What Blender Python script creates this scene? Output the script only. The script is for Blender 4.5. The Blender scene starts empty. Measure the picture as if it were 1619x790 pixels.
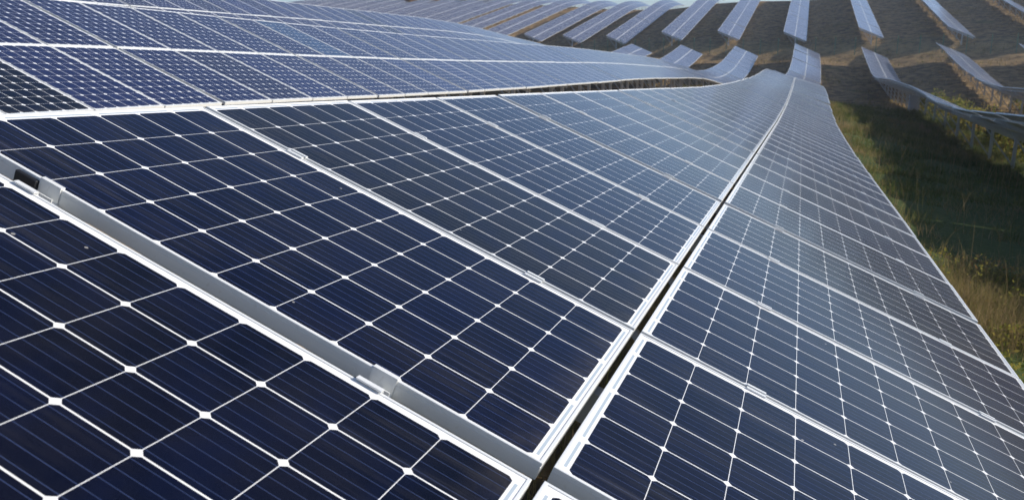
import bpy, bmesh, math, random
import numpy as np
from mathutils import Vector, Matrix

random.seed(7)
rng = np.random.default_rng(7)
scene = bpy.context.scene
COL = scene.collection
rad = math.radians

# ------------------------------------------------------------------ camera
PITCH = 14.0
cd = bpy.data.cameras.new('camera')
cam = bpy.data.objects.new('camera', cd)
COL.objects.link(cam)
cam.location = (0, 0, 0)
cam.rotation_euler = (rad(90 - PITCH), 0, 0)
cd.sensor_width = 36.0
cd.lens = 36.0 * 1372.25 / 1619.0
cd.clip_start = 0.05
cd.clip_end = 6000
cd.dof.use_dof = True
cd.dof.focus_distance = 2.9
cd.dof.aperture_fstop = 6.3
scene.camera = cam

# ------------------------------------------------------------------ light
SUN_EL, SUN_AZ = 22.0, 93.0          # azimuth measured from +Y (view direction) towards +X
w = bpy.data.worlds.new('World')
scene.world = w
w.use_nodes = True
wn = w.node_tree.nodes
wl = w.node_tree.links
sky = wn.new('ShaderNodeTexSky')
sky.sky_type = 'NISHITA'
sky.sun_disc = False
sky.sun_elevation = rad(SUN_EL)
sky.sun_rotation = rad(SUN_AZ)
sky.air_density = 0.65
sky.dust_density = 1.0
sky.ozone_density = 3.2
bg = wn['Background']
bg.inputs['Strength'].default_value = 0.135
wl.new(sky.outputs[0], bg.inputs['Color'])
sd = bpy.data.lights.new('sun', 'SUN')
sd.energy = 4.9
sd.angle = rad(0.5)
sd.color = (1.0, 0.93, 0.82)
so = bpy.data.objects.new('sun', sd)
COL.objects.link(so)
SUN_DIR = Vector((math.sin(rad(SUN_AZ)) * math.cos(rad(SUN_EL)), math.cos(rad(SUN_AZ)) * math.cos(rad(SUN_EL)), math.sin(rad(SUN_EL))))
so.rotation_euler = (-SUN_DIR).to_track_quat('-Z', 'Y').to_euler()
scene.view_settings.view_transform = 'Standard'
scene.view_settings.look = 'None'
scene.view_settings.exposure = 0.38
scene.view_settings.gamma = 1.0
try:
    scene.view_settings.use_curve_mapping = False
except Exception:
    pass

# ------------------------------------------------------------------ the lie of the land
A2 = np.array([0.3126, 0.9499])        # along the rows, away from the camera
B2 = np.array([0.9499, -0.3126])       # across the rows, downhill to the right
ROW_SP = 7.68
W0 = -0.42
PITCH_U = 1.0086                       # panel to panel along the row
PW, PL = 0.987, 1.641                  # panel size
CELL = 0.1585
T_GAP = 0.046
SKEW = 0.48


def hermite(xs, ys):
    xs = np.array(xs, float)
    ys = np.array(ys, float)
    d = np.gradient(ys, xs)

    def f(x):
        x = np.asarray(x, float)
        xc = np.clip(x, xs[0], xs[-1])
        i = np.clip(np.searchsorted(xs, xc) - 1, 0, len(xs) - 2)
        h = xs[i + 1] - xs[i]
        t = (xc - xs[i]) / h
        t2, t3 = t * t, t * t * t
        y = (2 * t3 - 3 * t2 + 1) * ys[i] + (t3 - 2 * t2 + t) * h * d[i] + (-2 * t3 + 3 * t2) * ys[i + 1] + (t3 - t2) * h * d[i + 1]
        return y
    return f


def line0(s):
    return -0.8267 - 0.0517 * (s - 1.512)


PROF_PTS = {
    0: [(-12, line0(-12)), (-4, line0(-4)), (2, line0(2)), (8, line0(8)), (13, line0(13)), (18, line0(18)), (23, -1.89), (28, -2.07), (33, -2.20),
        (38, -2.28), (44, -2.32), (50, -2.37), (55, -2.55), (62, -3.0), (70, -3.6), (80, -4.2), (88, -4.25),
        (96, -3.85), (104, -3.15), (112, -2.4), (121, -1.83)],
    -1: [(-12, .55), (-4, .28), (5.8, -.05), (9, -.17), (13, -.35), (17, -.52), (21.4, -.69), (25.5, -.83), (29.5, -.97), (35, -1.15), (42, -1.42),
         (49, -1.74), (56, -2.05), (63, -2.45), (69, -2.9), (75, -3.4), (82, -3.95), (90, -4.12), (99, -3.95), (106, -3.6), (114, -3.0), (124.5, -2.2)],
    -2: [(-12, 1.3), (0, 1.15), (12, .85), (20, .6), (26, .46), (32, .28), (38, .12), (42, -.05), (47, -.38), (52, -.8), (58, -1.26), (64, -1.8), (72, -2.6), (84, -3.5),
         (95, -4.0), (104, -3.85), (115, -3.2), (128, -2.1)],
    -3: [(-12, 2.2), (0, 1.9), (15, 1.4), (30, .95), (40, .75), (46, .6), (54, .33), (62, -.2), (70, -1.0), (80, -2.2), (95, -3.6), (108, -3.5), (120, -2.8), (131, -2.1)],
    1: [(-12, -1.9), (0, -2.05), (12, -2.2), (20, -2.42), (27, -2.82), (35, -3.3), (41, -3.55), (47, -3.55), (53, -3.5), (61, -3.63), (68, -3.8), (76, -4.1), (87, -4.5), (94, -4.4),
        (101, -3.8), (108, -3.1), (117, -2.07)],
    2: [(-12, -2.9), (0, -3.1), (20, -3.4), (40, -3.7), (52, -3.9), (63, -4.04), (73, -4.4), (80, -4.35), (88, -3.95), (96, -3.3), (105, -2.3), (114, -1.5)],
    3: [(-12, -3.8), (0, -4.0), (30, -4.5), (60, -4.9), (75, -5.0), (88, -4.4), (98, -3.3), (110.5, -1.3)],
}
PROF = {r: hermite(*zip(*p)) for r, p in PROF_PTS.items()}
UW = [-200, -140, -100, -70, -53.1, -44.9, -37.1, -28.7, -19.2, -10.6, -1.44, 7.85, 17.6, 27, 40, 70, 120]
UZ = [2.6, 2.4, 2.0, 1.1, -.05, -.75, -1.0, -1.0, -.35, -.3, -.45, .1, .1, .3, .5, .8, 1.0]
U_START = 126.4
LOW_END = 119.3


def upper(x, wv):
    """height of the table centre line on the far slope; x is distance past its lower edge"""
    z0 = np.interp(wv, UW, UZ)
    x = np.asarray(x, float)
    k = 0.139
    right = smooth(-34, -8, wv)
    x1 = 42.0 + 5.0 * right
    x2 = x1 + 27.0
    y = k * np.minimum(x, x1)
    t = np.clip(x - x1, 0, x2 - x1)
    y = y + k * t - k * t * t / (2 * (x2 - x1))
    t2 = np.clip(x - x2, 0, 160)
    y = y - 0.0012 * t2 * t2 * np.clip(1 - t2 / 320, 0, 1)
    return z0 + y


def smooth(a, b, x):
    t = np.clip((np.asarray(x, float) - a) / (b - a), 0, 1)
    return t * t * (3 - 2 * t)


def zc_at(s, wv):
    """centre-line height everywhere (terrain is this minus the clearance)"""
    s = np.asarray(s, float)
    wv = np.asarray(wv, float)
    sp = s + SKEW * (wv - W0)
    r = (wv - W0) / ROW_SP
    rc = np.clip(r, -3, 2.9999)
    lo = np.floor(rc).astype(int)
    t = rc - lo
    t = t * t * (3 - 2 * t) * 0.35 + t * 0.65
    out = np.zeros(np.broadcast(s, wv).shape)
    for i in range(-3, 3):
        m = lo == i
        if not np.any(m):
            continue
        za = PROF[i](sp - SKEW * i * ROW_SP)
        zb = PROF[i + 1](sp - SKEW * (i + 1) * ROW_SP)
        out = np.where(m, za * (1 - t) + zb * t, out)
    out = out - np.clip(r - 3, 0, 30) * 0.35 + np.clip(-3 - r, 0, 30) * 0.05
    up = upper(sp - U_START, wv)
    m = smooth(118.0, 127.5, sp)
    return out * (1 - m) + up * m


CLEAR = 1.42


def ground_z(s, wv):
    z = zc_at(s, wv) - CLEAR
    z = z + 0.05 * np.sin(s * 0.9 + wv * 0.37) * np.sin(wv * 1.1 - s * 0.2) + 0.03 * np.sin(s * 2.3 + 1.3 * wv)
    return z


def bend(s):
    return 0.7 * smooth(55, 105, s)


def xy(s, wv):
    return s * A2[0] + wv * B2[0], s * A2[1] + wv * B2[1]


# ------------------------------------------------------------------ node helpers
class NT:
    def __init__(self, name):
        self.m = bpy.data.materials.new(name)
        self.m.use_nodes = True
        self.t = self.m.node_tree
        self.n = self.t.nodes
        self.l = self.t.links
        self.b = self.n['Principled BSDF']

    def node(self, typ, **kw):
        n = self.n.new(typ)
        for k, v in kw.items():
            setattr(n, k, v)
        return n

    def put(self, sock, v):
        if hasattr(v, 'is_output') or isinstance(v, bpy.types.NodeSocket):
            self.l.new(v, sock)
        elif v is not None:
            sock.default_value = v

    def math(self, op, a, b=None, c=None, clamp=False):
        n = self.node('ShaderNodeMath', operation=op)
        n.use_clamp = clamp
        self.put(n.inputs[0], a)
        if b is not None:
            self.put(n.inputs[1], b)
        if c is not None:
            self.put(n.inputs[2], c)
        return n.outputs[0]

    def mix(self, f, a, b):
        n = self.node('ShaderNodeMix', data_type='RGBA')
        self.put(n.inputs[0], f)
        self.put(n.inputs[6], a)
        self.put(n.inputs[7], b)
        return n.outputs[2]

    def noise(self, vec, scale, detail=3, rough=0.55):
        n = self.node('ShaderNodeTexNoise')
        if vec is not None:
            self.l.new(vec, n.inputs['Vector'])
        n.inputs['Scale'].default_value = scale
        n.inputs['Detail'].default_value = detail
        n.inputs['Roughness'].default_value = rough
        return n.outputs['Fac']

    def ramp(self, f, stops):
        n = self.node('ShaderNodeValToRGB')
        e = n.color_ramp.elements
        while len(e) > 1:
            e.remove(e[0])
        e[0].position, e[0].color = stops[0]
        for p, c in stops[1:]:
            x = e.new(p)
            x.color = c
        self.l.new(f, n.inputs[0])
        return n.outputs[0]

    def step(self, lo, hi, x):
        n = self.node('ShaderNodeMapRange')
        n.clamp = True
        self.put(n.inputs[0], x)
        n.inputs[1].default_value = lo
        n.inputs[2].default_value = hi
        return n.outputs[0]

    def set(self, **kw):
        for k, v in kw.items():
            self.put(self.b.inputs[k.replace('_', ' ')], v)
        return self.m


def rgb(r, g, b):
    return (r, g, b, 1.0)


def cell_material(name, ncol, nrow, chamfer, line, cell_a, cell_b, far=False, dots=0.6):
    """solar cells under glass. UV is in metres; cell 0,0 starts at uv 0,0 (v runs down the slope)."""
    k = NT(name)
    uv = k.node('ShaderNodeUVMap').outputs[0]
    sp = k.node('ShaderNodeSeparateXYZ')
    k.l.new(uv, sp.inputs[0])
    U, V = sp.outputs[0], sp.outputs[1]
    if far:
        # long strip: wrap into single panels
        wrap = k.math('MODULO', U, PITCH_U)
        edge = k.math('MINIMUM', wrap, k.math('SUBTRACT', PITCH_U, wrap))
        frame_u = k.math('LESS_THAN', edge, 0.022)
        pid = k.math('FLOOR', k.math('DIVIDE', U, PITCH_U))
        U = k.math('SUBTRACT', wrap, 0.029)
    p = CELL
    cu = k.math('DIVIDE', U, p)
    cv = k.math('DIVIDE', V, p)
    iu = k.math('ROUND', cu)
    iv = k.math('ROUND', cv)
    du = k.math('MULTIPLY', k.math('ABSOLUTE', k.math('SUBTRACT', cu, iu)), p)
    dv = k.math('MULTIPLY', k.math('ABSOLUTE', k.math('SUBTRACT', cv, iv)), p)
    lw = line / 2
    lines = k.math('LESS_THAN', k.math('MINIMUM', du, k.math('ADD', dv, .0010)), lw)
    dia = k.math('LESS_THAN', k.math('ADD', du, dv), chamfer)
    out1 = k.math('LESS_THAN', U, 0.0)
    out2 = k.math('GREATER_THAN', U, p * ncol)
    out3 = k.math('LESS_THAN', V, 0.0)
    out4 = k.math('GREATER_THAN', V, p * nrow)
    out = k.math('MAXIMUM', k.math('MAXIMUM', out1, out2), k.math('MAXIMUM', out3, out4))
    white = k.math('MAXIMUM', k.math('MAXIMUM', lines, dia), out)
    # per cell tone
    cx = k.node('ShaderNodeCombineXYZ')
    k.put(cx.inputs[0], k.math('FLOOR', cu))
    k.put(cx.inputs[1], k.math('FLOOR', cv))
    oi = k.node('ShaderNodeObjectInfo')
    k.put(cx.inputs[2], oi.outputs['Random'])
    wn_ = k.node('ShaderNodeTexWhiteNoise', noise_dimensions='3D')
    k.l.new(cx.outputs[0], wn_.inputs['Vector'])
    tone = wn_.outputs[0]
    base = k.mix(tone, cell_a, cell_b)
    # five bus bars along the long side, fine fingers across
    fb = k.math('MULTIPLY', k.math('FRACT', cu), 5.0)
    bb = k.math('ABSOLUTE', k.math('SUBTRACT', k.math('FRACT', fb), 0.5))
    bus = k.math('LESS_THAN', bb, 0.021)
    if not far:
        fing = k.math('FRACT', k.math('MULTIPLY', V, 520.0))
        fing = k.math('MULTIPLY', k.math('LESS_THAN', fing, 0.22), 0.10)
        base = k.mix(fing, base, rgb(.06, .075, .13))
        base = k.mix(k.math('MULTIPLY', bus, 0.62), base, rgb(.055, .085, .19))
    # whole panels differ a little, a few markedly (object colour)
    tint = k.node('ShaderNodeMix', data_type='RGBA', blend_type='MULTIPLY')
    tint.inputs[0].default_value = 1.0
    k.l.new(base, tint.inputs[6])
    k.l.new(oi.outputs['Color'], tint.inputs[7])
    base = tint.outputs[2]
    # thin dust and tiny bird/dust specks
    tc = k.node('ShaderNodeTexCoord')
    ob = tc.outputs['Object']
    dn = k.noise(ob, 3.1, 5, 0.62)
    dust = k.math('MULTIPLY', k.step(0.4, 0.85, dn), 0.018)
    base = k.mix(dust, base, rgb(.42, .38, .32))
    mps = k.node('ShaderNodeMapping')
    mps.inputs['Scale'].default_value = (26, 1.3, 1)
    k.l.new(ob, mps.inputs[0])
    run = k.noise(mps.outputs[0], 1.0, 4, .6)
    big = k.noise(ob, 1.4, 2, .5)
    run = k.math('MULTIPLY', k.step(.52, .78, run), k.math('MULTIPLY', k.step(.38, .62, big), .05))
    base = k.mix(run, base, rgb(.40, .38, .34))
    grime = k.math('MULTIPLY', k.step(p * nrow - .09, p * nrow + .01, V), k.math('MULTIPLY', k.step(.3, .75, k.noise(ob, 9.0, 4, .65)), .09))
    base = k.mix(grime, base, rgb(.36, .32, .26))
    base = k.mix(k.math('MULTIPLY', k.step(.45, .75, k.noise(ob, 7.0, 2, .5)), .35), base, rgb(.004, .008, .034))
    if not far:
        vo = k.node('ShaderNodeTexVoronoi')
        k.l.new(ob, vo.inputs['Vector'])
        vo.inputs['Scale'].default_value = 11.0
        sc = k.node('ShaderNodeSeparateColor')
        k.l.new(vo.outputs['Color'], sc.inputs[0])
        rr = k.math('MULTIPLY', k.math('POWER', sc.outputs[0], 4.5), 0.060)
        spk = k.math('LESS_THAN', vo.outputs['Distance'], rr)
        n2 = k.noise(ob, 900.0, 1, 0.5)
        spk = k.math('MULTIPLY', spk, 0.65)
        base = k.mix(spk, base, rgb(.36, .35, .33))
        base = k.mix(k.math('MULTIPLY', k.step(.60, .72, n2), 0.10), base, rgb(.10, .12, .2))
    wcol = rgb(.70, .705, .71)
    col = k.mix(k.math('MULTIPLY', white, 1.0), base, wcol)
    if not far:
        # string ribbons at both short ends
        at_top = k.math('MULTIPLY', k.math('GREATER_THAN', V, -0.0135), k.math('LESS_THAN', V, -0.0065))
        at_bot = k.math('MULTIPLY', k.math('GREATER_THAN', V, p * nrow + 0.0055), k.math('LESS_THAN', V, p * nrow + 0.0125))
        h = k.math('FRACT', k.math('MULTIPLY', k.math('ADD', cu, 1.0), 0.5))
        ok_t = k.math('LESS_THAN', k.math('ABSOLUTE', k.math('SUBTRACT', h, 0.5)), 0.455)
        h2 = k.math('FRACT', k.math('MULTIPLY', cu, 0.5))
        ok_b = k.math('LESS_THAN', k.math('ABSOLUTE', k.math('SUBTRACT', h2, 0.5)), 0.455)
        inside = k.math('MULTIPLY', k.math('GREATER_THAN', U, 0.015), k.math('LESS_THAN', U, p * ncol - 0.015))
        rib = k.math('MULTIPLY', inside, k.math('ADD', k.math('MULTIPLY', at_top, ok_t), k.math('MULTIPLY', at_bot, ok_b)))
        col = k.mix(rib, col, rgb(.34, .40, .46))
    rough = k.math('ADD', 0.09, k.math('MULTIPLY', dn, 0.10))
    if far:
        v_edge = k.math('MAXIMUM', k.math('LESS_THAN', V, -0.012), k.math('GREATER_THAN', V, p * nrow + 0.012))
        fr = k.math('MAXIMUM', frame_u, v_edge)
        col = k.mix(fr, col, rgb(.72, .73, .74))
        pn = k.node('ShaderNodeTexWhiteNoise', noise_dimensions='1D')
        k.put(pn.inputs['W'], pid)
    k.set(Base_Color=col, Roughness=rough, IOR=1.20)
    k.b.inputs['Specular IOR Level'].default_value = 0.5
    k.b.inputs['Sheen Weight'].default_value = 0.6
    k.b.inputs['Sheen Roughness'].default_value = 0.18
    k.b.inputs['Sheen Tint'].default_value = rgb(.95, .95, 1.0)
    return k.m


M = {}
M['cells'] = cell_material('cells_under_glass', 6, 10, .0124, .0036, rgb(.0008, .0014, .0058), rgb(.0016, .0027, .0100))
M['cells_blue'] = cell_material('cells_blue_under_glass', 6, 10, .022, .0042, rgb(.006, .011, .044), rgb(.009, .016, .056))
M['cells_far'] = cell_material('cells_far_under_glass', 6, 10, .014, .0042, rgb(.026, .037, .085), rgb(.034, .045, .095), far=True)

k = NT('aluminium_frame')
tc = k.node('ShaderNodeTexCoord').outputs['Object']
mp = k.node('ShaderNodeMapping')
mp.inputs['Scale'].default_value = (1, 1, 30)
k.l.new(tc, mp.inputs[0])
nz = k.noise(mp.outputs[0], 3, 5, .6)
nz2 = k.noise(tc, 60, 3, .6)
colr = k.mix(nz, rgb(.64, .655, .65), rgb(.76, .77, .76))
colr = k.mix(k.math('MULTIPLY', k.step(.62, .75, nz2), .35), colr, rgb(.45, .42, .36))
k.set(Base_Color=colr, Metallic=0.25, Roughness=k.math('ADD', .32, k.math('MULTIPLY', nz2, .16)))
M['alu'] = k.m

k = NT('galvanised_steel')
tc = k.node('ShaderNodeTexCoord').outputs['Object']
v = k.noise(tc, 14, 4, .6)
k.set(Base_Color=k.mix(v, rgb(.42, .43, .43), rgb(.60, .61, .61)), Metallic=0.35, Roughness=0.5)
M['steel'] = k.m

k = NT('white_backsheet')
k.set(Base_Color=rgb(.62, .62, .60), Roughness=0.6)
M['back'] = k.m

k = NT('green_painted_metal')
k.set(Base_Color=rgb(.02, .12, .08), Roughness=0.45)
M['green'] = k.m

k = NT('black_plastic')
k.set(Base_Color=rgb(.012, .012, .013), Roughness=0.5)
M['black'] = k.m

k = NT('grey_cabinet_paint')
tc = k.node('ShaderNodeTexCoord').outputs['Object']
k.set(Base_Color=k.mix(k.noise(tc, 6, 4), rgb(.44, .45, .46), rgb(.58, .59, .60)), Roughness=0.45)
M['cabinet'] = k.m

# ground: soil, dry straw and green patches
k = NT('ground_soil_and_turf')
geo = k.node('ShaderNodeNewGeometry').outputs['Position']
n1 = k.noise(geo, .16, 6, .62)
n2 = k.noise(geo, 1.1, 6, .65)
n3 = k.noise(geo, 7.0, 5, .7)
n4 = k.noise(geo, .055, 4, .55)
soil = k.mix(n3, rgb(.050, .035, .022), rgb(.15, .105, .06))
straw = k.mix(n3, rgb(.20, .132, .06), rgb(.46, .315, .155))
turf = k.mix(n3, rgb(.030, .048, .014), rgb(.095, .12, .035))
c = k.mix(k.step(.42, .60, n2), soil, straw)
att = k.node('ShaderNodeAttribute', attribute_name='green')
gsum = k.math('ADD', k.math('MULTIPLY', att.outputs['Fac'], .75), k.math('MULTIPLY', k.math('SUBTRACT', n1, .5), 1.5))
c = k.mix(k.step(.22, .5, gsum), c, turf)
att2 = k.node('ShaderNodeAttribute', attribute_name='track')
c = k.mix(k.math('MULTIPLY', att2.outputs['Fac'], k.step(.25, .7, n2)), c, straw)
bmp = k.node('ShaderNodeBump')
bmp.inputs['Strength'].default_value = .9
bmp.inputs['Distance'].default_value = .12
k.l.new(k.math('ADD', n2, k.math('MULTIPLY', n3, .5)), bmp.inputs['Height'])
k.set(Base_Color=c, Roughness=0.95, Normal=bmp.outputs[0])
k.b.inputs['Specular IOR Level'].default_value = .1
M['ground'] = k.m


def leaf_material(name, cols):
    k = NT(name)
    at = k.node('ShaderNodeAttribute', attribute_name='tone')
    c = k.ramp(at.outputs['Fac'], cols)
    d = k.node('ShaderNodeBsdfDiffuse')
    t = k.node('ShaderNodeBsdfTranslucent')
    k.l.new(c, d.inputs[0])
    k.l.new(c, t.inputs[0])
    mx = k.node('ShaderNodeMixShader')
    mx.inputs[0].default_value = .38
    k.l.new(d.outputs[0], mx.inputs[1])
    k.l.new(t.outputs[0], mx.inputs[2])
    out = [n for n in k.n if n.type == 'OUTPUT_MATERIAL'][0]
    k.l.new(mx.outputs[0], out.inputs[0])
    return k.m


M['grass'] = leaf_material('grass_blades', [(0, rgb(.035, .060, .014)), (.35, rgb(.10, .13, .03)), (.55, rgb(.22, .19, .07)), (.8, rgb(.27, .19, .095)), (1, rgb(.36, .265, .15))])
M['weeds'] = leaf_material('weed_leaves', [(0, rgb(.05, .07, .015)), (.4, rgb(.17, .19, .035)), (.7, rgb(.30, .26, .06)), (1, rgb(.30, .17, .07))])
M['crown'] = leaf_material('tree_leaves', [(0, rgb(.035, .055, .015)), (.5, rgb(.10, .11, .03)), (1, rgb(.24, .17, .05))])
M['crown_red'] = leaf_material('autumn_leaves', [(0, rgb(.12, .05, .02)), (.5, rgb(.26, .11, .04)), (1, rgb(.36, .2, .07))])
k = NT('bark')
tc = k.node('ShaderNodeTexCoord').outputs['Object']
k.set(Base_Color=k.mix(k.noise(tc, 8, 4), rgb(.06, .045, .032), rgb(.14, .11, .08)), Roughness=.9)
M['bark'] = k.m


# ------------------------------------------------------------------ mesh helpers
def add_box(bm, x0, x1, y0, y1, z0, z1):
    vs = [bm.verts.new((x, y, z)) for z in (z0, z1) for y in (y0, y1) for x in (x0, x1)]
    for f in ((0, 2, 3, 1), (4, 5, 7, 6), (0, 1, 5, 4), (2, 6, 7, 3), (0, 4, 6, 2), (1, 3, 7, 5)):
        bm.faces.new([vs[i] for i in f])


def add_bar(bm, p, q, wx, wy):
    """a rectangular bar between two points"""
    p, q = Vector(p), Vector(q)
    d = (q - p).normalized()
    up = Vector((0, 0, 1)) if abs(d.z) < .9 else Vector((1, 0, 0))
    sx = d.cross(up).normalized()
    sy = sx.cross(d).normalized()
    vs = []
    for c in (p, q):
        for ax, ay in ((-1, -1), (1, -1), (1, 1), (-1, 1)):
            vs.append(bm.verts.new(c + sx * (ax * wx / 2) + sy * (ay * wy / 2)))
    for i in range(4):
        j = (i + 1) % 4
        bm.faces.new((vs[i], vs[j], vs[4 + j], vs[4 + i]))
    bm.faces.new(vs[3::-1])
    bm.faces.new(vs[4:])


def mesh_of(name, bm, mats, bevel=0):
    if bevel:
        bmesh.ops.bevel(bm, geom=bm.edges[:], offset=bevel, segments=1, affect='EDGES')
    bmesh.ops.recalc_face_normals(bm, faces=bm.faces[:])
    me = bpy.data.meshes.new(name)
    bm.to_mesh(me)
    bm.free()
    for m in (mats if isinstance(mats, (list, tuple)) else [mats]):
        me.materials.append(m)
    return me


def link(name, me, parent=None):
    o = bpy.data.objects.new(name, me)
    COL.objects.link(o)
    if parent:
        o.parent = parent
    return o


def tag(o, label, cat, group=None, kind=None):
    if label:
        o['label'] = label
    if cat:
        o['category'] = cat
    if group:
        o['group'] = group
    if kind:
        o['kind'] = kind
    return o


def raw_mesh(name, verts, faces, mat, attrs=None, smooth_=False):
    """verts (n,3); faces (m,k) all the same size"""
    me = bpy.data.meshes.new(name)
    nf, kk = faces.shape
    me.vertices.add(len(verts))
    me.vertices.foreach_set('co', np.asarray(verts, np.float32).ravel())
    me.loops.add(nf * kk)
    me.loops.foreach_set('vertex_index', faces.ravel().astype(np.int32))
    me.polygons.add(nf)
    me.polygons.foreach_set('loop_start', np.arange(0, nf * kk, kk, dtype=np.int32))
    try:
        me.polygons.foreach_set('loop_total', np.full(nf, kk, np.int32))
    except Exception:
        pass
    if smooth_:
        me.polygons.foreach_set('use_smooth', np.ones(nf, bool))
    for nm, val in (attrs or {}).items():
        a = me.attributes.new(nm, 'FLOAT', 'POINT')
        a.data.foreach_set('value', np.asarray(val, np.float32))
    me.materials.append(mat)
    me.update(calc_edges=True)
    me.validate()
    return me


# ------------------------------------------------------------------ ground
def spread(lo, hi, step, far, grow=1.35):
    core = list(np.arange(lo, hi + 1e-6, step))
    d = step
    x = core[-1]
    while x < far:
        d *= grow
        x += d
        core.append(x)
    d = step
    x = core[0]
    while x > -far:
        d *= grow
        x -= d
        core.insert(0, x)
    return np.array(core)


gs = spread(-8, 190, .75, 2500)
gw = spread(-70, 34, .75, 2500)
S, Wg = np.meshgrid(gs, gw, indexing='ij')
Z = ground_z(np.clip(S, -40, 330), np.clip(Wg, -220, 140))
X, Y = xy(S, Wg)
sp_ = S + SKEW * (Wg - W0)
ni, nj = S.shape
idx = np.arange(ni * nj).reshape(ni, nj)
F = np.stack([idx[:-1, :-1], idx[1:, :-1], idx[1:, 1:], idx[:-1, 1:]], -1).reshape(-1, 4)[:, ::-1]
green = np.exp(-((Wg - 3.6) / 3.0) ** 2) * smooth(62, 40, S) * 1.0 + .55 * smooth(3, 5, Wg) * smooth(70, 50, S) * smooth(11, 8, Wg) + .12
track = smooth(115.5, 119.0, sp_) * smooth(128.5, 125.5, sp_)
rut = np.exp(-((sp_ - 121.6) / .35) ** 2)
me = raw_mesh('ground', np.stack([X, Y, Z], -1).reshape(-1, 3), F, M['ground'],
              {'green': green.ravel(), 'track': (track * (1 - rut)).ravel()}, True)
g = link('ground', me)
tag(g, 'grassy hillside ground under and between the rows of solar panels', 'ground', kind='structure')

# ------------------------------------------------------------------ panel, clamps and rack meshes
HT = .040                # frame depth
LIP = .0080
MU = .0110               # cells sit a little nearer the near long side


def frame_mesh():
    bm = bmesh.new()
    prof = [(0.0008, 0.0), (0.0, -.0008), (0.0, -.0085), (.0010, -.0090), (.0010, -.0102), (0.0, -.0107), (0.0, -HT), (LIP, -HT), (LIP, -.0008), (LIP - .0008, 0.0)]
    rings = []
    for (d, z) in prof:
        rings.append([bm.verts.new(v) for v in ((d, -d, z), (PW - d, -d, z), (PW - d, -PL + d, z), (d, -PL + d, z))])
    n = len(rings)
    for i in range(n):
        r0, r1 = rings[i], rings[(i + 1) % n]
        for j in range(4):
            q = (j + 1) % 4
            bm.faces.new((r0[j], r0[q], r1[q], r1[j]))
    return mesh_of('solar_panel', bm, M['alu'])


def sheet_mesh(mat):
    mu, mv = MU, (PL - 10 * CELL) / 2
    e = LIP - .002
    me = bpy.data.meshes.new('cell_sheet')
    vs = [(e, -e, -.0022), (PW - e, -e, -.0022), (PW - e, -PL + e, -.0022), (e, -PL + e, -.0022)]
    vs += [(x, y, -.008) for x, y, z in vs]
    fs = [(0, 3, 2, 1), (4, 5, 6, 7)]
    me.from_pydata(vs, [], fs)
    uvl = me.uv_layers.new(name='UVMap')
    for p in me.polygons:
        for li in p.loop_indices:
            v = me.vertices[me.loops[li].vertex_index].co
            uvl.data[li].uv = (v.x - mu, -v.y - mv)
    me.materials.append(mat)
    me.materials.append(M['back'])
    me.polygons[1].material_index = 1
    return me


ME_FRAME = frame_mesh()
ME_SHEET = sheet_mesh(M['cells'])
ME_SHEET_B = sheet_mesh(M['cells_blue'])
GAPU = PITCH_U - PW


def mid_clamp_mesh():
    bm = bmesh.new()
    g = GAPU / 2
    L = .030
    add_box(bm, -g - .009, -g + .004, -L, L, .0005, .0042)
    add_box(bm, g - .004, g + .009, -L, L, .0005, .0042)
    add_box(bm, -g + .001, -g + .004, -L, L, -.030, .0006)
    add_box(bm, g - .004, g - .001, -L, L, -.030, .0006)
    add_box(bm, -g + .004, g - .004, -L, L, -.030, -.027)
    bmesh.ops.create_cone(bm, cap_ends=True, segments=6, radius1=.005, radius2=.005, depth=.006, matrix=Matrix.Translation((0, 0, -.023)))
    return mesh_of('mid_clamp', bm, M['alu'])


def end_clamp_mesh():
    """sits at the near end of a table: flange on the frame, plate down the side, foot"""
    bm = bmesh.new()
    L = .030
    add_box(bm, -.0035, .0095, -L, L, .0006, .0044)
    add_box(bm, -.0035, -.0006, -L, L, -.041, .0006)
    add_box(bm, -.022, -.0035, -L, L, -.041, -.0375)
    add_box(bm, -.0225, -.0195, -L, L, -.0375, -.022)
    bmesh.ops.create_cone(bm, cap_ends=True, segments=6, radius1=.005, radius2=.005, depth=.008, matrix=Matrix.Translation((-.0115, 0, -.0335)))
    return mesh_of('end_clamp', bm, M['alu'])


ME_MID = mid_clamp_mesh()
ME_END = end_clamp_mesh()
TL = 3 * PITCH_U + PW      # table length
PUR_Y = [.0 + .011 + (PL - .028 - 7.85 * CELL), .011 + (PL - .028 - 2.15 * CELL)]
CL_V = [.028 + 2.15 * CELL, .028 + 7.85 * CELL]


def purlin_mesh():
    bm = bmesh.new()
    add_box(bm, -.03, TL + .02, -.02, .02, -.105, -HT - .001)
    return mesh_of('purlin', bm, M['steel'], )


def rafter_mesh():
    bm = bmesh.new()
    add_box(bm, -.03, .03, -1.5, 1.5, -.205, -.107)
    return mesh_of('rafter', bm, M['steel'])


ME_PUR = purlin_mesh()
ME_RAFT = rafter_mesh()


def post_mesh(h):
    bm = bmesh.new()
    # C section, open to +x
    add_box(bm, -.06, .06, -.050, -.044, -h, 0)
    add_box(bm, -.06, -.054, -.044, .044, -h, 0)
    add_box(bm, -.06, .06, .044, .050, -h, 0)
    return mesh_of('post', bm, M['steel'])


ME_POST = post_mesh(2.1)


def brace_mesh():
    bm = bmesh.new()
    # in world axes relative to post head; leans uphill (towards -B2)
    add_bar(bm, (-B2[0] * .05, -B2[1] * .05, -1.05), (-B2[0] * 1.02, -B2[1] * 1.02, .23), .045, .045)
    return mesh_of('brace', bm, M['steel'])


ME_BRACE = brace_mesh()


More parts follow.
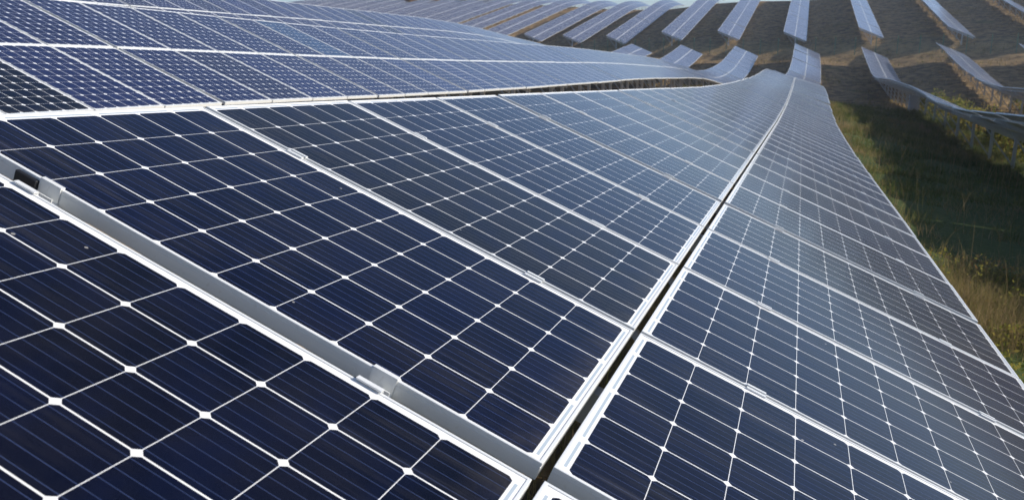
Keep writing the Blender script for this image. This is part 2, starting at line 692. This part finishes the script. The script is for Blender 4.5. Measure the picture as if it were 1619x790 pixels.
def frame_axes(p0, p1, tilt):
    """U along the row, V down the slope"""
    U = (Vector(p1) - Vector(p0)).normalized()
    V = Vector((B2[0] * math.cos(tilt), B2[1] * math.cos(tilt), -math.sin(tilt)))
    V = (V - U * U.dot(V)).normalized()
    N = V.cross(U).normalized()
    if N.z < 0:
        N = -N
    return U, V, N


def tilt_at(r, s):
    t = 22.65
    if r == 0:
        t -= 6.0 * float(smooth(28, 46, s)) * float(1 - smooth(56, 70, s))
    return rad(t)


def centre(r, s, base_w=None):
    wv = W0 + r * ROW_SP + float(bend(s))
    x, y = xy(s, wv)
    return Vector((x, y, float(PROF[r](s))))


def build_table(r, s, label, cat, group, detail=2, cells=None, n=4, tints=None):
    """one rigid table of 2 x 4 panels starting at distance s along row r; returns the s of the next table"""
    length = n * PITCH_U + T_GAP
    p0 = centre(r, s)
    s1 = s
    for _ in range(6):
        p1 = centre(r, s1)
        d = (p1 - p0).length
        s1 += (length - d) if s1 == s else (length - d) * .95
    p1 = centre(r, s1)
    U, V, N = frame_axes(p0, p1, tilt_at(r, (s + s1) / 2))
    root = bpy.data.objects.new('solar_table', None)
    COL.objects.link(root)
    root.empty_display_size = .3
    mw = Matrix((U, -V, N)).transposed().to_4x4()
    jit = rng.normal(0, 1, 3)
    off = N * (jit[0] * .004 if s > 4.3 else 0)
    mw.translation = p0 + off
    root.matrix_world = mw
    tag(root, label, cat, group)
    inv3 = mw.to_3x3().inverted()
    for i in range(n):
        for up in (0, 1):
            pn = link('solar_panel', ME_FRAME, root)
            pn.location = (i * PITCH_U + (0 if up else .010), (PL + .011) if up else -.011, 0)
            pn.rotation_euler = (rng.normal(0, .0012), rng.normal(0, .0016), 0)
            sh = link('cell_sheet', cells or ME_SHEET, pn)
            v = 1 + rng.normal(0, .10)
            h = rng.uniform(0, 1) ** 1.6 if cells is None else rng.uniform(0, .25)
            cc = (v * (1 + 1.3 * h), v * (1 + .5 * h), v * (1.15 - .35 * h))
            if tints and (i, up) in tints:
                cc = tints[(i, up)][0]
                if tints[(i, up)][1]:
                    pn['label'] = tints[(i, up)][1]
            sh.color = (cc[0], cc[1], cc[2], 1)
    if detail >= 2:
        for up in (0, 1):
            ytop = (PL + .011) if up else -.011
            du = 0 if up else .010
            for cv in CL_V:
                for i in range(1, n):
                    c = link('mid_clamp', ME_MID, root)
                    c.location = (i * PITCH_U - GAPU / 2 + du, ytop - cv + rng.normal(0, .01), 0)
                c = link('end_clamp', ME_END, root)
                c.location = (du, ytop - cv, 0)
                c = link('end_clamp', ME_END, root)
                c.location = (du + (n - 1) * PITCH_U + PW, ytop - cv, 0)
                c.rotation_euler = (0, 0, math.pi)
    if detail >= 1:
        for up in (0, 1):
            ytop = (PL + .011) if up else -.011
            for cv in CL_V:
                c = link('purlin', ME_PUR, root)
                c.location = (0, ytop - cv, 0)
        for x in (.7, TL - .7):
            c = link('rafter', ME_RAFT, root)
            c.location = (x, 0, 0)
            head = mw @ Vector((x, -.15, -.17))
            for nm, mh in (('post', ME_POST), ('brace', ME_BRACE)):
                c = link(nm, mh, root)
                m2 = Matrix.Identity(4) if nm == 'brace' else Matrix.Rotation(math.atan2(A2[1], A2[0]), 4, 'Z')
                m2.translation = head
                c.matrix_parent_inverse = Matrix.Identity(4)
                c.matrix_basis = mw.inverted() @ m2
    return s1


ORD = ['first', 'second', 'third', 'fourth', 'fifth', 'sixth', 'seventh', 'eighth', 'ninth', 'tenth', 'eleventh', 'twelfth', 'thirteenth', 'fourteenth', 'fifteenth', 'sixteenth', 'seventeenth', 'eighteenth', 'nineteenth', 'twentieth']
GRP0 = 'panel tables of the middle row'
GRP1 = 'panel tables of the row left of the middle row'
GRP2 = 'panel tables of the upper left row'

# middle row: table 0 starts at its frame corner right in front of the camera
S00 = 1.512 - MU
TSTEP = (4 * PITCH_U + T_GAP) / math.sqrt(1 + .0517 ** 2)
s = S00 - 2 * TSTEP
build_table(0, s, 'panel table behind the nearest one, only a frame corner at the bottom edge', 'solar table', GRP0, 1)
s = S00 - TSTEP
build_table(0, s, 'nearest panel table, its big dark cells cut off by the bottom left corner', 'solar table', GRP0, 2,
            tints={(3, 1): ((.98, .95, .98), None), (3, 0): ((.98, .95, .98), None)})
lab0 = ['dark blue panel table showing its long silver frame side to the viewer']
s = S00
i = 0
while s < 61:
    if i == 0:
        lb = lab0[0]
    elif s < 46:
        lb = 'middle row table, %s beyond the one showing its silver frame side' % ORD[i - 1]
    elif s < 56:
        lb = 'pale crest table of the middle row, %s beyond the one showing its silver side' % ORD[i - 1]
    else:
        lb = 'middle row table just over its crest, %s beyond the one showing its silver side' % ORD[i - 1]
    s = build_table(0, s, lb, 'solar table', GRP0, 2 if s < 30 else 1,
                    tints={(0, 1): ((1.0, 1.0, 1.2), None), (1, 1): ((2.0, 1.45, .75), 'charcoal black panel'), (0, 0): ((1.1, 1.05, 1.1), None)} if i == 0 else None)
    i += 1
END0 = s

bm = bmesh.new()  # black block standing in for the dark gap uphill of the end clamp
add_box(bm, -.012, -.0006, -.034, .030, -.0385, -.006)
first = [o_ for o_ in COL.objects if o_.get('label', '').startswith('dark blue panel table showing')][0]
gap_block = link('dark_gap_block', mesh_of('dark_gap_block', bm, M['black'], .002), first)
gap_block.location = (0, PL + .011 - CL_V[0] + .066, 0)

# the row to the left: paler, bluer cells
s = 9.0 - 3 * 4.08 - .02
i = 0
SEQ1 = []
while s < 61:
    SEQ1.append(s)
    tints = {}
    lb = None
    if i == 2:
        tints[(1, 0)] = ((.35, .33, .22), 'blackish panel')
        lb = 'blue panel table with one blackish panel at the left edge of the photo'
    elif i == 4:
        tints[(1, 1)] = ((1.9, 2.8, 1.9), 'pale sky blue panel')
        lb = 'blue panel table with one pale sky blue panel in its upper half'
    elif i < 4:
        lb = ['blue table at the near end of the left row, outside the left edge', 'blue table of the left row next nearer than the one with a blackish panel', '',
              'blue table between the one with a blackish panel and the one with a pale panel'][i]
    else:
        lb = 'blue table of the left row, %s beyond the one with the pale panel' % ORD[i - 5]
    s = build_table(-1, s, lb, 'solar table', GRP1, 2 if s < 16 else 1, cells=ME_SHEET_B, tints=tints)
    i += 1
END1 = s

s = 14.0
i = 0
while s < 61:
    tints = {}
    if i == 4:
        tints[(1, 1)] = ((.45, .42, .3), 'dull dark panel')
        tints[(1, 0)] = ((.45, .42, .3), 'dull dark panel')
        lb = 'upper left panel table with one dull dark column of panels'
    elif i < 4:
        lb = 'upper left row table, %s nearer than the one with a dull dark column' % ORD[3 - i]
    else:
        lb = 'upper left row table, %s beyond the one with a dull dark column' % ORD[i - 5]
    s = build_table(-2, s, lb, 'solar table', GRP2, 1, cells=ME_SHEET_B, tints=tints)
    i += 1
END2 = s


# ------------------------------------------------------------------ long rows seen from afar: one thing each
def strip(name, segs, v0, v1, mat, parent):
    """a band of panels between slope offsets v0..v1; every segment is a flat rigid table"""
    vs, fs, mi, uv = [], [], [], []
    for (p, q, U, V, N, u0, u1) in segs:
        a = len(vs)
        for c in (p, q):
            for v in (v0, v1):
                vs.append(c + V * v)
            for v in (v0, v1):
                vs.append(c + V * v - N * HT)
        for f, m in (((0, 1, 5, 4), 0), ((2, 6, 7, 3), 2), ((0, 4, 6, 2), 1), ((1, 3, 7, 5), 1), ((0, 2, 3, 1), 1), ((4, 5, 7, 6), 1)):
            fs.append([a + i for i in f])
            mi.append(m)
            uv.append([((u0 if i < 4 else u1), (-.028 if i % 2 == 0 else PL - .028)) for i in f])
    me = bpy.data.meshes.new(name)
    me.from_pydata([tuple(v) for v in vs], [], fs)
    uvl = me.uv_layers.new(name='UVMap')
    for p in me.polygons:
        p.material_index = mi[p.index]
        for j, li in enumerate(p.loop_indices):
            uvl.data[li].uv = uv[p.index][j]
    for m in (mat, M['alu'], M['back']):
        me.materials.append(m)
    return link(name, me, parent)


def build_row(label, group, fn, s0, s1, tiltfn, step=2.0, posts=4.0, width=1.0, post_every_part=True, maxposts=100):
    """fn(s) -> centre point. One continuous rack: two bands of panels, purlins, posts with braces."""
    nseg = max(2, int(round((s1 - s0) / 4.09)))
    ss = np.linspace(s0, s1, nseg + 1)
    n = nseg + 1
    pts = [fn(x) for x in ss]
    axes = []
    for i in range(n):
        a, b = pts[max(0, i - 1)], pts[min(n - 1, i + 1)]
        axes.append(frame_axes(a, b, tiltfn(ss[i])))
    root = bpy.data.objects.new('solar_row', None)
    COL.objects.link(root)
    root.location = pts[0]
    tag(root, label, 'solar row', group)
    o = pts[0].copy()
    loc = [p - o for p in pts]
    segs = []
    for i in range(nseg):
        d = (loc[i + 1] - loc[i]).normalized()
        U, V, N = frame_axes(loc[i], loc[i + 1], tiltfn(ss[i]) + rad(rng.normal(0, .35)))
        lift = N * (.02 + rng.normal(0, .012))
        u0 = i * 4 * PITCH_U
        segs.append((loc[i] + lift + d * .02, loc[i + 1] + lift - d * .035, U, V, N, u0 + .010, u0 + 4 * PITCH_U - .010))
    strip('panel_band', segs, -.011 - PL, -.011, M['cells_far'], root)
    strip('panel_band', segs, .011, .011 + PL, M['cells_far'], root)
    for v in (-1.25, -.42, .42, 1.25):
        bm = bmesh.new()
        for i in range(n - 1):
            p = loc[i] + axes[i][1] * v - axes[i][2] * .075
            q = loc[i + 1] + axes[i + 1][1] * v - axes[i + 1][2] * .075
            add_bar(bm, p, q, .05, .065)
        link('purlin', mesh_of('purlin', bm, M['steel']), root)
    L = s1 - s0
    npst = min(maxposts, int(L / posts) + 1)
    for j in range(npst):
        sj = s0 + .08 + j * posts
        if sj > s1:
            break
        c = fn(sj)
        U, V, N = frame_axes(fn(sj - .5), fn(sj + .5), tiltfn(sj))
        bm = bmesh.new()
        add_bar(bm, c + V * (-1.5) - N * .17 - o, c + V * 1.5 - N * .17 - o, .07, .12)
        link('rafter', mesh_of('rafter', bm, M['steel']), root)
        p = link('post', ME_POST, root)
        head = c + V * .15 - N * .15 - o
        p.location = head
        p.rotation_euler = (0, 0, math.atan2(A2[1], A2[0]))
        b = link('brace', ME_BRACE, root)
        b.location = head
    return root


def low_fn(r):
    return lambda s_: centre(r, s_)


T0 = lambda s_: rad(22.65)
GRL = 'panel rows climbing out of the dip beyond the near rows'
low_end = lambda r: LOW_END - SKEW * r * ROW_SP
build_row('panel row of the middle line climbing behind its crest towards the fence', GRL, low_fn(0), END0 + .05, low_end(0), T0)
build_row('panel row curving up out of the dip just left of the middle row', GRL, low_fn(-1), END1 + .05, low_end(-1), T0)
build_row('short stub of panel row below the fence, second to the left of the middle row', GRL, low_fn(-2), END2 + .05, low_end(-2), T0)
build_row('farthest left panel row of the lower field, mostly hidden behind the upper left row', GRL, low_fn(-3), 14, low_end(-3), T0)
build_row('edge on panel row at the right standing on posts over sunlit weeds', GRL, low_fn(1), 6.0, low_end(1), T0, posts=4.1)
build_row('panel row at the right edge behind the one standing over sunlit weeds', GRL, low_fn(2), 6.0, low_end(2), T0, posts=4.1)
build_row('panel row at the far right edge of the photo, only its top end in view', GRL, low_fn(3), 40.0, low_end(3), T0, posts=4.1)

# the far slope: rows at their own spacing above the fence
UPW = [-1.44 + 9.4 * k_ for k_ in range(0, 5)]
UPW = {0: -1.44, 1: 7.85, 2: 17.6, 3: 26.8, 4: 36.0, -1: -10.6, -2: -19.2, -3: -28.7, -4: -37.1, -5: -44.9}
for k_ in range(-6, -19, -1):
    UPW[k_] = UPW[k_ + 1] - 8.2
GRU = 'panel rows on the far slope above the fence'
UPLAB = {0: 'far panel row above the fence, straight in line with the middle row',
         1: 'far row above the fence, first right of the one in line with the middle row',
         2: 'far row above the fence, second right of the one in line with the middle row',
         3: 'far panel row at the top right corner with posts against sunlit straw',
         4: 'far panel row beyond the top right corner, outside the photo',
         -1: 'far row above the fence, first left of the one in line with the middle row',
         -2: 'far row above the fence, second left of the one in line with the middle row',
         -3: 'far row with its posts showing, third left of the middle row\'s line',
         -4: 'far row beside orange straw, fourth left of the one in line with the middle row',
         -5: 'far row beside orange straw, fifth left of the one in line with the middle row'}
for k_ in sorted(UPW):
    wv = UPW[k_]

    def fn(s_, wv=wv):
        x, y = xy(s_, wv)
        return Vector((x, y, float(upper(s_ + SKEW * (wv - W0) - U_START, wv))))
    s0 = U_START - SKEW * (wv - W0) + rng.normal(0, .3)
    lb = UPLAB.get(k_) or 'packed skyline row, %s left of the one in line with the middle row' % ORD[-k_ - 1]
    build_row(lb, GRU, fn, s0, s0 + 74, T0, step=3.0, posts=4.1, maxposts=18)


# ------------------------------------------------------------------ grass, weeds, fence, cabinet, trees
def vnoise(x, y, sc, seed=0):
    """cheap smooth value noise"""
    x, y = x * sc + seed * 13.7, y * sc - seed * 7.3
    xi, yi = np.floor(x), np.floor(y)
    fx, fy = x - xi, y - yi
    fx, fy = fx * fx * (3 - 2 * fx), fy * fy * (3 - 2 * fy)

    def h(a, b):
        v = np.sin(a * 127.1 + b * 311.7 + seed * 74.7) * 43758.5453
        return v - np.floor(v)
    return (h(xi, yi) * (1 - fx) + h(xi + 1, yi) * fx) * (1 - fy) + (h(xi, yi + 1) * (1 - fx) + h(xi + 1, yi + 1) * fx) * fy


def blades(s_, w_, height, width, tone, lean=.45):
    n = len(s_)
    x, y = xy(s_, w_)
    z = ground_z(s_, w_) - .02
    base = np.stack([x, y, z], -1)
    ang = rng.uniform(0, 2 * np.pi, n)
    sx = np.stack([np.cos(ang), np.sin(ang), np.zeros(n)], -1)
    la = rng.uniform(0, 2 * np.pi, n)
    ln = np.abs(rng.normal(0, lean, n))
    ld = np.stack([np.cos(la) * ln, np.sin(la) * ln, np.zeros(n)], -1)
    up = np.array([0, 0, 1.0])
    h = height[:, None]
    wd = width[:, None]
    m1 = base + up * h * .45 + ld * h * .22
    m2 = base + up * h * .80 + ld * h * .60
    tip = base + up * h * .98 + ld * h * 1.05
    vs = np.stack([base - sx * wd / 2, base + sx * wd / 2, m1 + sx * wd * .42, m1 - sx * wd * .42, m2 + sx * wd * .28, m2 - sx * wd * .28, tip + sx * wd * .05, tip - sx * wd * .05], 1).reshape(-1, 3)
    i = np.arange(n)[:, None] * 8
    fs = np.concatenate([i + np.array([0, 1, 2, 3]), i + np.array([3, 2, 4, 5]), i + np.array([5, 4, 6, 7])])
    tn = np.repeat(np.clip(tone, 0, 1), 8)
    return vs, fs, tn


def scatter(n, s0, s1, w0_, w1_, dens=None, pw=1.0):
    s_ = s0 + (s1 - s0) * rng.uniform(0, 1, n) ** pw
    w_ = rng.uniform(w0_, w1_, n)
    if dens is not None:
        keep = rng.uniform(0, 1, n) < dens(s_, w_)
        s_, w_ = s_[keep], w_[keep]
    return s_, w_


def tufts(s_, w_, k_, spread_):
    """turn scattered points into clumps of k_ blades"""
    a = np.repeat(s_, k_) + rng.normal(0, spread_, len(s_) * k_)
    b = np.repeat(w_, k_) + rng.normal(0, spread_, len(w_) * k_)
    return a, b


parts = []
# tall straw beside the lower edge of the middle row
s_, w_ = scatter(6800, 3.5, 13.5, 1.0, 5.5, lambda a, b: np.clip((vnoise(a, b, .9, 1) - .3) * 2.2, 0, 1) * (1 - smooth(3.4, 5.5, b) * .8) * (1 - .8 * smooth(10.5, 13.5, a)))
dry0 = np.repeat(vnoise(s_, w_, .5, 2) + rng.normal(0, .2, len(s_)), 14)
hh0 = np.repeat(rng.uniform(.10, .46, len(s_)) * (1 - .4 * smooth(9, 12, s_)), 14)
s_, w_ = tufts(s_, w_, 14, .07)
near = smooth(8.6, 6.6, s_)
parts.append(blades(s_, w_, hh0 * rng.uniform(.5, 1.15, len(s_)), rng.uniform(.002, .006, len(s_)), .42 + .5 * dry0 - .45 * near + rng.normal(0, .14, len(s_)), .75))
# shorter mixed turf further along, in tussocks
s_, w_ = scatter(15000, 9, 66, .3, 8.8, lambda a, b: np.clip((vnoise(a, b, .6, 3) - .15) * 1.6, 0, 1), 1.25)
t0 = np.repeat(.16 + .9 * vnoise(s_, w_, .22, 4) * vnoise(s_, w_, 1.3, 9) + .30 * np.exp(-((w_ - 1.5) / .8) ** 2) + rng.normal(0, .13, len(s_)), 9)
h0 = np.repeat(rng.uniform(.05, .22, len(s_)) * (1 + s_ / 110), 9)
s_, w_ = tufts(s_, w_, 9, .09)
parts.append(blades(s_, w_, h0 * rng.uniform(.5, 1.3, len(s_)), .004 + s_ * .00032, t0 + rng.normal(0, .06, len(s_)), .95))
# a few tall dead stalks
s_, w_ = scatter(700, 5, 45, .8, 7.5)
parts.append(blades(s_, w_, rng.uniform(.35, .8, len(s_)), .003 + s_ * .0002, .7 + rng.normal(0, .15, len(s_)), .3))
# between the middle row and the row to its left
s_, w_ = scatter(26000, 8, 72, -6.9, -1.2, lambda a, b: np.clip((vnoise(a, b, .5, 5) - .25) * 2, 0, 1))
parts.append(blades(s_, w_, rng.uniform(.15, .5, len(s_)), .005 + s_ * .0003, .3 + .6 * vnoise(s_, w_, .3, 6) + rng.normal(0, .1, len(s_))))
# under the near panels, seen through the gap
s_, w_ = scatter(5000, 0, 9, -1.4, .9)
parts.append(blades(s_, w_, rng.uniform(.15, .6, len(s_)), rng.uniform(.003, .006, len(s_)), .35 + .6 * rng.uniform(0, 1, len(s_))))
# straw tussocks on the track and the far slope
s_, w_ = scatter(60000, 66, 185, -46, 32, lambda a, b: np.clip((vnoise(a, b, .35, 7) - .3) * 1.8, 0, 1))
parts.append(blades(s_, w_, rng.uniform(.15, .42, len(s_)), rng.uniform(.03, .09, len(s_)), .5 + .5 * vnoise(s_, w_, .2, 8) + rng.normal(0, .1, len(s_)), .6))
vs, fs, tn, off = [], [], [], 0
for a, b, c in parts:
    vs.append(a)
    fs.append(b + off)
    tn.append(c)
    off += len(a)
o = link('grass', raw_mesh('grass', np.concatenate(vs), np.concatenate(fs), M['grass'], {'tone': np.concatenate(tn)}))
tag(o, 'straw and short green grass growing between the panel rows', 'grass', kind='stuff')


def leaf_cloud(centres, radii, n_each, size, tone, seed=0):
    r_ = np.random.default_rng(seed)
    vs, tn = [], []
    for (c, rd, n, t) in zip(centres, radii, n_each, tone):
        d = r_.normal(0, 1, (n, 3))
        d /= np.linalg.norm(d, axis=1)[:, None]
        rr = r_.uniform(.25, 1, n) ** .5
        lump = 1 + .25 * np.sin(d[:, 0] * 5 + c[0]) * np.sin(d[:, 1] * 4 + c[1]) + .2 * np.sin(d[:, 2] * 7)
        p = np.array(c) + d * (rr * lump)[:, None] * np.array(rd)
        a = r_.normal(0, 1, (n, 3))
        a /= np.linalg.norm(a, axis=1)[:, None]
        b = np.cross(a, r_.normal(0, 1, (n, 3)))
        b /= np.linalg.norm(b, axis=1)[:, None]
        sz = (size * r_.uniform(.6, 1.4, n))[:, None]
        q = np.stack([p - a * sz, p - b * sz * .5, p + a * sz, p + b * sz * .5], 1).reshape(-1, 3)
        vs.append(q)
        tn.append(np.repeat(np.clip(t + r_.normal(0, .16, n), 0, 1), 4))
    vs = np.concatenate(vs)
    return vs, np.arange(len(vs)).reshape(-1, 4), np.concatenate(tn)


# weeds and low scrub under and behind the right-hand rows
cs, rd, ne, to = [], [], [], []
for row, s_lo, s_hi, cnt in ((1, 22, 75, 95), (2, 40, 80, 60)):
    for j in range(cnt):
        ss_ = rng.uniform(s_lo, s_hi)
        ww = W0 + row * ROW_SP + rng.uniform(1.0, 3.3)
        x, y = xy(ss_, ww)
        hh = rng.uniform(.35, .95)
        cs.append((x, y, float(ground_z(ss_, ww)) + hh * .6))
        rd.append((hh * .9, hh * .9, hh))
        ne.append(int(90 + 160 * hh))
        to.append(rng.uniform(.15, .9))
for j in range(70):
    ss_ = rng.uniform(5.5, 13)
    ww = rng.uniform(1.4, 5.0)
    x, y = xy(ss_, ww)
    hh = rng.uniform(.08, .26)
    cs.append((x, y, float(ground_z(ss_, ww)) + hh * .6))
    rd.append((hh * 1.5, hh * 1.5, hh))
    ne.append(int(60 + 260 * hh))
    to.append(rng.uniform(.55, 1.0) if ss_ > 7.5 else rng.uniform(.05, .5))
a, b, c = leaf_cloud(cs[:-70], rd[:-70], ne[:-70], .075, to[:-70], 3)
a2, b2, c2 = leaf_cloud(cs[-70:], rd[-70:], ne[-70:], .022, to[-70:], 4)
b = np.concatenate([b, b2 + len(a)])
a = np.concatenate([a, a2])
c = np.concatenate([c, c2])
o = link('undergrowth', raw_mesh('undergrowth', a, b, M['weeds'], {'tone': c}))
tag(o, 'yellow green weeds and brown scrub under and before the right hand panel rows', 'undergrowth', kind='stuff')

# green fence along the track
def at_sp(sp__, wv):
    return sp__ - SKEW * (wv - W0)


fence = bpy.data.objects.new('wire_fence', None)
COL.objects.link(fence)
tag(fence, 'thin green wire fence on slim posts across the slope above the straw track', 'fence')
fw = np.arange(-34, 46, 2.35)
tops = []
for q, ww in enumerate(fw):
    ss_ = float(at_sp(122.9, ww))
    x, y = xy(ss_, ww)
    z = float(ground_z(ss_, ww))
    tops.append((x, y, z))
    if q == 0:
        fence.location = (x, y, z)
o0 = Vector(tops[0])
bm = bmesh.new()
add_bar(bm, (0, 0, -.3), (0, 0, 2.0), .07, .07)
add_bar(bm, (0, 0, 2.0), (-.12, -.12, 2.2), .05, .05)
mp_ = mesh_of('post', bm, M['green'])
for t in tops:
    c = link('post', mp_, fence)
    c.location = Vector(t) - o0
bm = bmesh.new()
for q in range(len(tops) - 1):
    p, r_ = Vector(tops[q]) - o0, Vector(tops[q + 1]) - o0
    for hz in np.arange(.1, 1.95, .22):
        add_bar(bm, p + Vector((0, 0, hz)), r_ + Vector((0, 0, hz)), .010, .010)
    for fr in np.arange(0, 1, .085):
        m = p.lerp(r_, fr)
        add_bar(bm, m + Vector((0, 0, .1)), m + Vector((0, 0, 1.9)), .008, .008)
link('wire_mesh', mesh_of('wire_mesh', bm, M['green']), fence)

# electrical cabinet under the right-hand row
ss_, ww = 64.0, W0 + ROW_SP - .1
x, y = xy(ss_, ww)
cab = bpy.data.objects.new('electrical_cabinet', None)
COL.objects.link(cab)
cab.location = (x, y, float(ground_z(ss_, ww)))
cab.rotation_euler = (0, 0, math.atan2(A2[1], A2[0]) - math.pi / 2)
tag(cab, 'pale grey electrical cabinet standing under the edge on panel row', 'cabinet')
bm = bmesh.new()
add_box(bm, -.32, .32, -.2, .2, .12, 1.12)
link('body', mesh_of('body', bm, M['cabinet'], .012), cab)
bm = bmesh.new()
add_box(bm, -.28, .28, -.225, -.203, .2, 1.06)
dr = link('door', mesh_of('door', bm, M['cabinet'], .006), cab)
bm = bmesh.new()
add_box(bm, .2, .24, -.25, -.227, .55, .72)
link('handle', mesh_of('handle', bm, M['black']), dr)
bm = bmesh.new()
add_box(bm, -.37, .37, -.27, .25, 1.123, 1.16)
link('roof', mesh_of('roof', bm, M['cabinet'], .01), cab)
bm = bmesh.new()
add_box(bm, -.30, .30, -.18, .18, -.1, .118)
link('plinth', mesh_of('plinth', bm, M['steel']), cab)


# treetops beyond the skyline
def tree(px, dist, crown_r, zc_, mat, label, seed):
    cx = (px - 809.5) / 1372.25
    d = np.array([cx, 0.9703 + .2419 * .28])
    d = d / np.linalg.norm(d) * dist
    s__ = float(d @ A2)
    w__ = float(d @ B2)
    z = float(ground_z(s__, w__))
    t = bpy.data.objects.new('tree', None)
    COL.objects.link(t)
    t.location = (d[0], d[1], z)
    tag(t, label, 'tree', 'trees beyond the skyline')
    bm = bmesh.new()
    bmesh.ops.create_cone(bm, cap_ends=True, segments=9, radius1=.32, radius2=.12, depth=zc_ - z + .5, matrix=Matrix.Translation((0, 0, (zc_ - z) / 2 - .2)))
    r2 = random.Random(seed)
    for j in range(7):
        an = r2.uniform(0, 6.28)
        h0 = (zc_ - z) * r2.uniform(.5, .95)
        add_bar(bm, (0, 0, h0), (math.cos(an) * crown_r * .7, math.sin(an) * crown_r * .7, h0 + crown_r * r2.uniform(.3, .8)), .1, .1)
    link('trunk', mesh_of('trunk', bm, M['bark']), t)
    cs, rd, ne, to = [], [], [], []
    for j in range(16):
        an = r2.uniform(0, 6.28)
        rr = crown_r * r2.uniform(.15, .75)
        cs.append((math.cos(an) * rr, math.sin(an) * rr, zc_ - z + crown_r * r2.uniform(-.55, .9)))
        q = crown_r * r2.uniform(.28, .5)
        rd.append((q, q, q * .85))
        ne.append(260)
        to.append(r2.uniform(.2, .8))
    a, b, c = leaf_cloud(cs, rd, ne, .17, to, seed)
    link('crown', raw_mesh('crown', a, b, mat, {'tone': c}), t)


tree(770, 232, 2.6, 8.6, M['crown'], 'larger green tree at the right of the four treetops on the skyline', 1)
tree(733, 236, 1.3, 8.7, M['crown'], 'slim green tree just left of the larger green one on the skyline', 2)
tree(691, 240, 1.7, 8.9, M['crown_red'], 'rusty brown tree on the skyline beside the slim green one', 4)
tree(652, 244, 2.0, 9.1, M['crown_red'], 'leftmost rusty brown tree of the treetops on the skyline', 5)


# thin air: far rows fade a little into the light
bm = bmesh.new()
add_box(bm, -4200, 4200, -4200, 4200, -60, 17)
k = NT('haze_air')
for n in list(k.n):
    if n.type == 'BSDF_PRINCIPLED':
        k.n.remove(n)
pv = k.node('ShaderNodeVolumePrincipled')
pv.inputs['Color'].default_value = rgb(.88, .92, 1.0)
pv.inputs['Density'].default_value = .0005
pv.inputs['Anisotropy'].default_value = .35
outn = [n for n in k.n if n.type == 'OUTPUT_MATERIAL'][0]
k.l.new(pv.outputs[0], outn.inputs['Volume'])
hz = link('haze', mesh_of('haze', bm, k.m))
tag(hz, 'thin pale haze hanging over the far rows', 'haze', kind='stuff')
